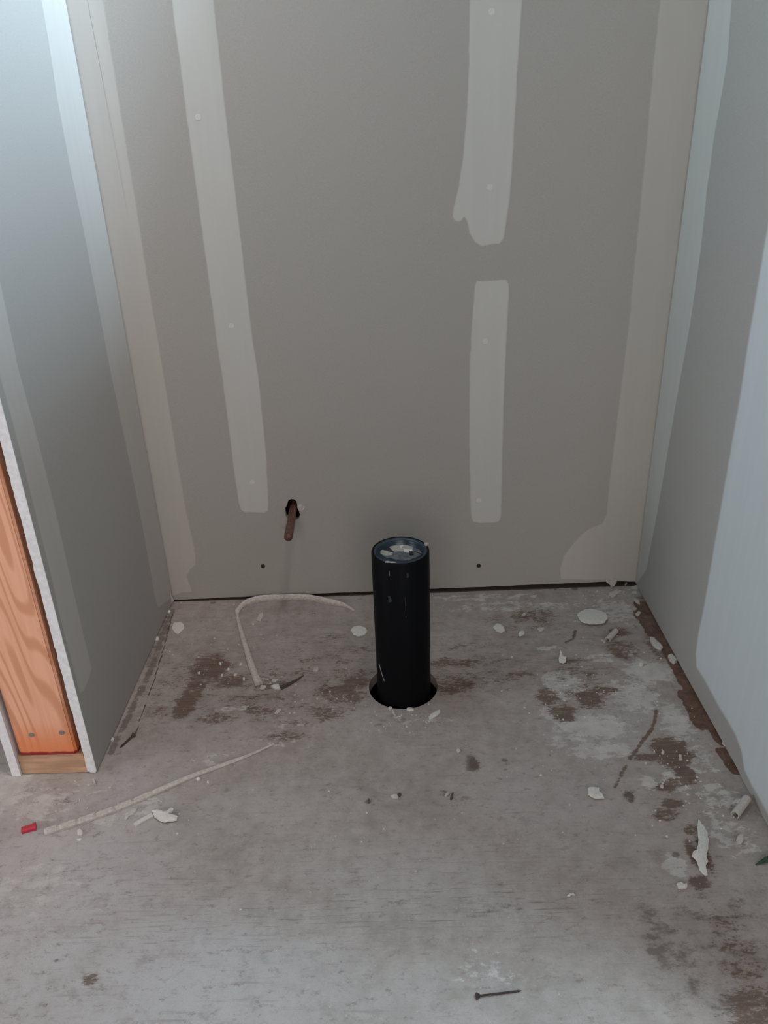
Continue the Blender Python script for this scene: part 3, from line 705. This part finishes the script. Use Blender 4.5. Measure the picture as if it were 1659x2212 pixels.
# rolled paper curl by the right wall
def roll(name, label, cat, p, q, rpx, mat):
    a, b = fl(*p), fl(*q); r = (fl(p[0]+rpx, p[1])-a).length; n = 10
    path = [a.lerp(b, i/n)+Vector((0, 0, 0)) for i in range(n+1)]
    def sc_(i, m):
        out = []; rg = random.Random(i+int(p[0]))
        for k in range(9): t = math.radians(-50+k*35); out.append((r*math.cos(t), r*1.05+r*math.sin(t)))
        for k in range(8, -1, -1): t = math.radians(-50+k*35); out.append((r*.8*math.cos(t), r*1.05+r*.8*math.sin(t)))
        return [(u, v+0.0003+rg.uniform(0, .0003)) for u, v in out]
    o = obj(name, sweep(path, sc_), mat); origin_fix(o); return tag(o, label, cat)
roll('paper_curl', 'rolled up dusty paper curl against the bottom of right wall', 'paper curl', (1612,1732), (1586,1768), 9, chip_dull)
outline('paper_flap', 'torn dusty flap touching the rolled paper curl', 'torn scrap', [(1578,1746),(1585,1738),(1596,1736),(1603,1731),(1611,1728),(1606,1741),(1594,1746),(1586,1744)], 0.001, 25, chip_dull, curl=lambda d: 0.008)
roll('plaster_roll', 'small rolled plaster piece near large oval flake', 'plaster piece', (1330,1368), (1311,1388), 6, chip_dull)
outline('plaster_chip', 'small flat chip beside the rolled piece near oval flake', 'plaster chip', [(1298,1382),(1306,1383),(1308,1389),(1303,1391)], 0.0015, 26, chip_dull)
outline('plaster_flake', 'jagged grey flake on bare timber along right wall', 'plaster flake', [(1404,1378),(1412,1380),(1425,1392),(1432,1402),(1427,1406),(1416,1402),(1410,1396),(1404,1386)], 0.004, 27, chip_dull)
outline('plaster_flake', 'squarish grey flake wedged against foot of right wall', 'plaster flake', [(1442,1420),(1450,1417),(1458,1424),(1463,1432),(1456,1436),(1447,1430)], 0.006, 28, chip_dull)
outline('plaster_flake', 'pale upright flake at right wall foot further from corner', 'plaster flake', [(1558,1611),(1564,1592),(1567,1604),(1570,1618),(1564,1618)], 0.002, 29, chip_dull, curl=lambda d: 0.004)
# torn plaster bit hanging over the gap below back wall
bm = bmesh.new(); P = [pb(*p) for p in [(1307,1249),(1316,1252),(1322,1247),(1332,1250),(1331,1256),(1326,1264),(1320,1267),(1315,1260),(1309,1256)]]
a = [bm.verts.new(p+NB*0.0004) for p in P]; b = [bm.verts.new(p+NB*0.0035) for p in P]
for k in range(len(P)): bm.faces.new((a[k], a[(k+1) % len(P)], b[(k+1) % len(P)], b[k]))
bm.faces.new(a); bm.faces.new(b); o = origin_fix(obj('plaster_scrap', bm, chip_dull)); tag(o, 'torn plaster scrap over dark gap at back wall near right corner', 'plaster scrap')
# torn paper at back left corner
bm = bmesh.new(); P = [py_(a_, b_, yback(XL)-0.008) for a_, b_ in [(358,1276),(368,1277),(371,1287),(376,1295),(370,1303),(362,1306),(356,1296),(355,1284)]]
a = [bm.verts.new(p) for p in P]; b = [bm.verts.new(p+Vector((0.0006, -0.003, 0))) for p in P]
for k in range(len(P)): bm.faces.new((a[k], a[(k+1) % len(P)], b[(k+1) % len(P)], b[k]))
bm.faces.new(a); bm.faces.new(b); o = origin_fix(obj('paper_scrap', bm, chip_dull)); tag(o, 'torn tape scrap peeling out of back left corner', 'torn scrap')
# scraps below the straight strip
outline('crumpled_scrap', 'crumpled whitish plaster scrap in front of the long straight strip', 'torn scrap', [(329,1755),(343,1753),(352,1757),(362,1756),(370,1749),(377,1750),(373,1760),(366,1764),(375,1769),(386,1768),(383,1776),(372,1778),(356,1780),(343,1776),(335,1769)], 0.003, 30, curl=lambda d: 0.0015, dome=0.002)
path = smooth_path([fl(291,1784), fl(310,1772), fl(330,1762)], 6)
o = obj('plaster_sliver', sweep(path, lambda i, n: [(-.0032, .0003), (-.003, .0026), (.003, .0026), (.0032, .0003)]), chipm); origin_fix(o); tag(o, 'narrow straight pale sliver pointing at the crumpled scrap', 'plaster sliver')
outline('plaster_flake', 'flat dull flake between long straight strip and crumpled scrap', 'plaster flake', [(268,1772),(272,1758),(284,1750),(298,1744),(294,1755),(280,1764),(274,1773)], 0.0015, 31, chip_dull)
chip('plaster_chip', 'pale chip below lower end of the long straight strip', 'plaster chip', 174, 1800, 7, 6, 0.5, 32, 0.003)
chip('plaster_chip', 'flattest pale chip under lower end of long straight strip', 'plaster chip', 172, 1815, 6, 2.6, 0.1, 33, 0.002)
chip('plaster_crumb', 'round white crumb touching middle of the long straight strip', 'plaster crumb', 429, 1685, 4.5, 3.2, 0.1, 34, 0.003)
chip('plaster_crumb', 'tiny white crumb just right of the one at straight strip', 'plaster crumb', 450, 1691, 2.6, 3, 0.1, 35, 0.002)
outline('plaster_flake', 'pale flake on floor beside the corner of left wall end', 'plaster flake', [(200,1685),(204,1683),(207,1690),(208,1697),(204,1694)], 0.002, 36, chip_dull)
outline('plaster_blob', 'white plaster blob at bottom corner of left wall end', 'plaster blob', [(193,1658),(200,1656),(207,1662),(208,1670),(200,1671),(194,1668)], 0.010, 37, gyp)
outline('plaster_chip', 'pale chip beside dark splinter near hook shaped strip', 'plaster chip', [(585,1485),(592,1482),(602,1480),(606,1490),(600,1493),(594,1490)], 0.004, 38)
chip('plaster_chip', 'small pale chip behind the dark splinter', 'plaster chip', 594, 1472, 8, 4, 0.1, 39, 0.003, chip_dull)
chip('plaster_chip', 'flat pale chip touching end of hook shaped strip', 'plaster chip', 568, 1486, 7, 4.5, 0.3, 40, 0.002, chip_dull)
outline('plaster_sliver', 'pale leaning sliver inside the hook of bent strip', 'plaster sliver', [(554,1342),(560,1328),(568,1324),(569,1333),(563,1344)], 0.002, 41, chip_dull)
chip('plaster_crumb', 'small crumb inside the bend of hook shaped strip', 'plaster crumb', 547, 1350, 3.5, 3, 0.1, 42, 0.002, chip_dull)
chip('plaster_crumb', 'lumpy pale crumb midway between bent strip and pipe', 'plaster crumb', 683, 1448, 7, 4.5, 0.5, 43, 0.003, chip_dull)
outline('plaster_sliver', 'pale sliver in brown patch in front of dark splinter', 'plaster sliver', [(593,1543),(598,1534),(606,1531),(608,1535),(600,1543)], 0.002, 44, chip_dull)
chip('plaster_crumb', 'round crumb on seam board near the left wall foot', 'plaster crumb', 339, 1381, 5, 5, 0.1, 45, 0.003)
chip('plaster_crumb', 'crumb closest to the back left corner', 'plaster crumb', 364, 1323, 5, 3, 0.1, 46, 0.003)
chip('plaster_crumb', 'crumb against left wall near back left corner', 'plaster crumb', 350, 1331, 4, 3, 0.1, 47, 0.003, chip_dull)
chip('plaster_crumb', 'crumb lying against left wall foot near the rusty screw', 'plaster crumb', 243, 1599, 4, 4, 0.1, 48, 0.003)
chip('plaster_crumb', 'small crumb between square chip and pipe hole', 'plaster crumb', 990, 1622, 4, 5, 0.3, 49, 0.002, chip_dull)
chip('plaster_crumb', 'small crumb above the square chip at right', 'plaster crumb', 1168, 1676, 3, 2, 0.3, 50, 0.002)
chip('plaster_crumb', 'round crumb above spilled plaster near rolled piece', 'plaster crumb', 1385, 1437, 4.5, 4, 0, 51, 0.003)
for k, (a, b, rx, ry) in enumerate([(1374,1270,9,4),(1370,1281,5,3),(1327,1283,14,6),(1378,1327,7,4),(1376,1300,3,8),(1352,1262,4,2)]):
    chip('plaster_flake', 'small dusty flake in the back right corner of floor', 'plaster flake', a, b, rx, ry, 0.2*k, 60+k, 0.002, chip_dull, 0.3, group='flakes in the back right corner')
for k, (a, b) in enumerate([(480,1460),(509,1459),(494,1447),(520,1437),(430,1455),(527,1468),(476,1435)]):
    chip('plaster_crumb', 'tiny white crumb on brown patch beside hook shaped strip', 'plaster crumb', a, b, 3+k % 2, 2.4, 0.3*k, 80+k, 0.002, group='crumbs on the left brown patch')
for k, (a, b) in enumerate([(1432,1627),(1469,1634),(1430,1700),(1395,1650),(1470,1640)]):
    chip('plaster_crumb', 'tiny crumb on dark brown stain near right wall', 'plaster crumb', a, b, 3.5, 4-k % 2, 0.4*k, 90+k, 0.002, chip_dull, group='crumbs on the right brown stain')
for k, (a, b, rx, ry) in enumerate([(853,1722,9,5),(862,1719,6,3),(965,1718,6,3),(976,1722,8,3),(797,1732,5,3)]):
    chip('wood_crumb', 'small brownish dirty crumb on the middle of the floor', 'debris crumb', a, b, rx, ry, 0.4*k, 100+k, 0.002, [chip_dull, splint][k > 2 or k == 1], group='dirty crumbs mid floor')
# scattered grit: too fine to count
rg = random.Random(21); bm = bmesh.new()
zones = [(500,1400,230,110,150),(1280,1500,180,150,190),(1500,1700,110,150,90),(250,1750,220,60,90),(900,1560,140,30,50),(1320,1290,90,26,60),(700,1500,160,70,60),(900,1750,600,200,60)]
for (zx, zy, sx, sy, cnt) in zones:
    for _ in range(cnt):
        a, b = zx+rg.gauss(0, sx*0.5), zy+rg.gauss(0, sy*0.5); c = fl(a, b)
        if not (XL+0.006 < c.x < XR-0.006 or c.y < YF-0.01) or c.y > yback(c.x)-0.006 or (c-HC).length < HR+0.004: continue
        r = rg.choice((0.0006,0.0008,0.001,0.0014,0.002))*rg.uniform(.8,1.2)
        bmesh.ops.create_icosphere(bm, subdivisions=1, radius=r, matrix=Matrix.Translation((c.x, c.y, r*0.35))@Matrix.Rotation(rg.uniform(0, 3), 4, 'Z')@Matrix.Diagonal((1, rg.uniform(.5, 1), .6, 1)))
o = obj('plaster_grit', bm, plain('plaster_grit', (0.54, 0.50, 0.46), 0.9)); tag(o, 'fine pale plaster grit scattered over the dusty plywood floor', 'plaster grit'); o['kind'] = 'stuff'

# red plastic piece
a, b = fl(48, 1797), fl(79, 1788); t = (b-a).normalized(); s = Vector((-t.y, t.x, 0)); hw = 0.0047
bm = bmesh.new()
def ring_(p, w_, h): return [bm.verts.new(p+s*u*w_+Vector((0, 0, 0.0003+v*h))) for u, v in ((-1,0),(-1,.7),(-.6,1),(.6,1),(1,.7),(1,0))]
rs = [ring_(a, hw, .006), ring_(a.lerp(b,.8), hw, .006), ring_(a.lerp(b,.84), hw*1.15, .0072), ring_(b, hw*1.15, .0072)]
for r0, r1 in zip(rs, rs[1:]):
    for k in range(6): bm.faces.new((r0[k], r0[(k+1) % 6], r1[(k+1) % 6], r1[k]))
bm.faces.new(rs[0]); bm.faces.new(rs[-1])
o = origin_fix(obj('red_plastic_piece', bm, redp)); tag(o, 'small bright red plastic piece lying on floor at left edge', 'plastic piece')
# green anchor at the right edge
path = [fl(1632,1869).lerp(fl(1690,1848), i/16) for i in range(17)]
def gsec(i, n):
    r = 0.0006+min(1, i/6)*0.003*(1-0.2*(i % 2)); return [(r*math.cos(math.radians(k*45)), r+0.0003+r*math.sin(math.radians(k*45))) for k in range(8)]
o = origin_fix(obj('wall_anchor', sweep(path, gsec), greenp)); tag(o, 'dark green plastic wall anchor cut by the right photo edge', 'wall anchor')
# dark splinter
path = smooth_path([fl(606,1489), fl(625,1480), fl(642,1470), fl(656,1460)], 5)
def ssec(i, n):
    k = 1-0.85*i/(n-1); w_ = 0.0034*k; return [(-w_, .0004), (-w_*.7, .0052*k+.001), (w_*.5, .006*k+.001), (w_, .0004)]
o = origin_fix(obj('wood_splinter', sweep(path, ssec), splint)); tag(o, 'dark tapering wood splinter beside end of the hook shaped strip', 'splinter')
# loose screws
def screw(label, head, tip, mat, r=0.0018, hr=0.0042, lean=0.003):
    a, b = fl(*head), fl(*tip); a.z = hr; b.z = r*0.9
    t = thing('loose_screw', label, 'screw', (a.x, a.y, 0))
    ax = (b-a); L = ax.length; q = ax.to_track_quat('Z', 'Y')
    def turn(prof, seg=14, twist=0.0):
        bm = bmesh.new(); rs = []
        for (rr, z) in prof: rs.append([bm.verts.new(a+q@Vector((max(rr, 1e-5)*math.cos(2*math.pi*k/seg), max(rr, 1e-5)*math.sin(2*math.pi*k/seg), z))) for k in range(seg)])
        for r0, r1 in zip(rs, rs[1:]):
            for k in range(seg): bm.faces.new((r0[k], r0[(k+1) % seg], r1[(k+1) % seg], r1[k]))
        bm.faces.new(rs[0]); bm.faces.new(rs[-1]); return bm
    child(obj('screw_head', turn([(hr*.9, -.0008), (hr, 0), (hr*.85, .0012), (r, .004)], 18), mat), t)
    pr = []; z = .0035; k = 0
    while z < L-0.004: pr.append((r*(1.25 if k % 2 else .78), z)); z += .0009; k += 1
    pr.append((0.0001, L))
    child(obj('threaded_shank', turn(pr), mat), t)
rusty = plain('rusty_dark_screw', (0.055, 0.042, 0.036), 0.6, 0.2, 400, 0.3)
screw('dark screw lying at bottom of photo on the open floor', (1030,2156), (1127,2141), rusty, 0.0010, 0.0036)
screw('dark screw lying beside foot of left wall', (290,1591), (259,1617), rusty, 0.0014, 0.0038)
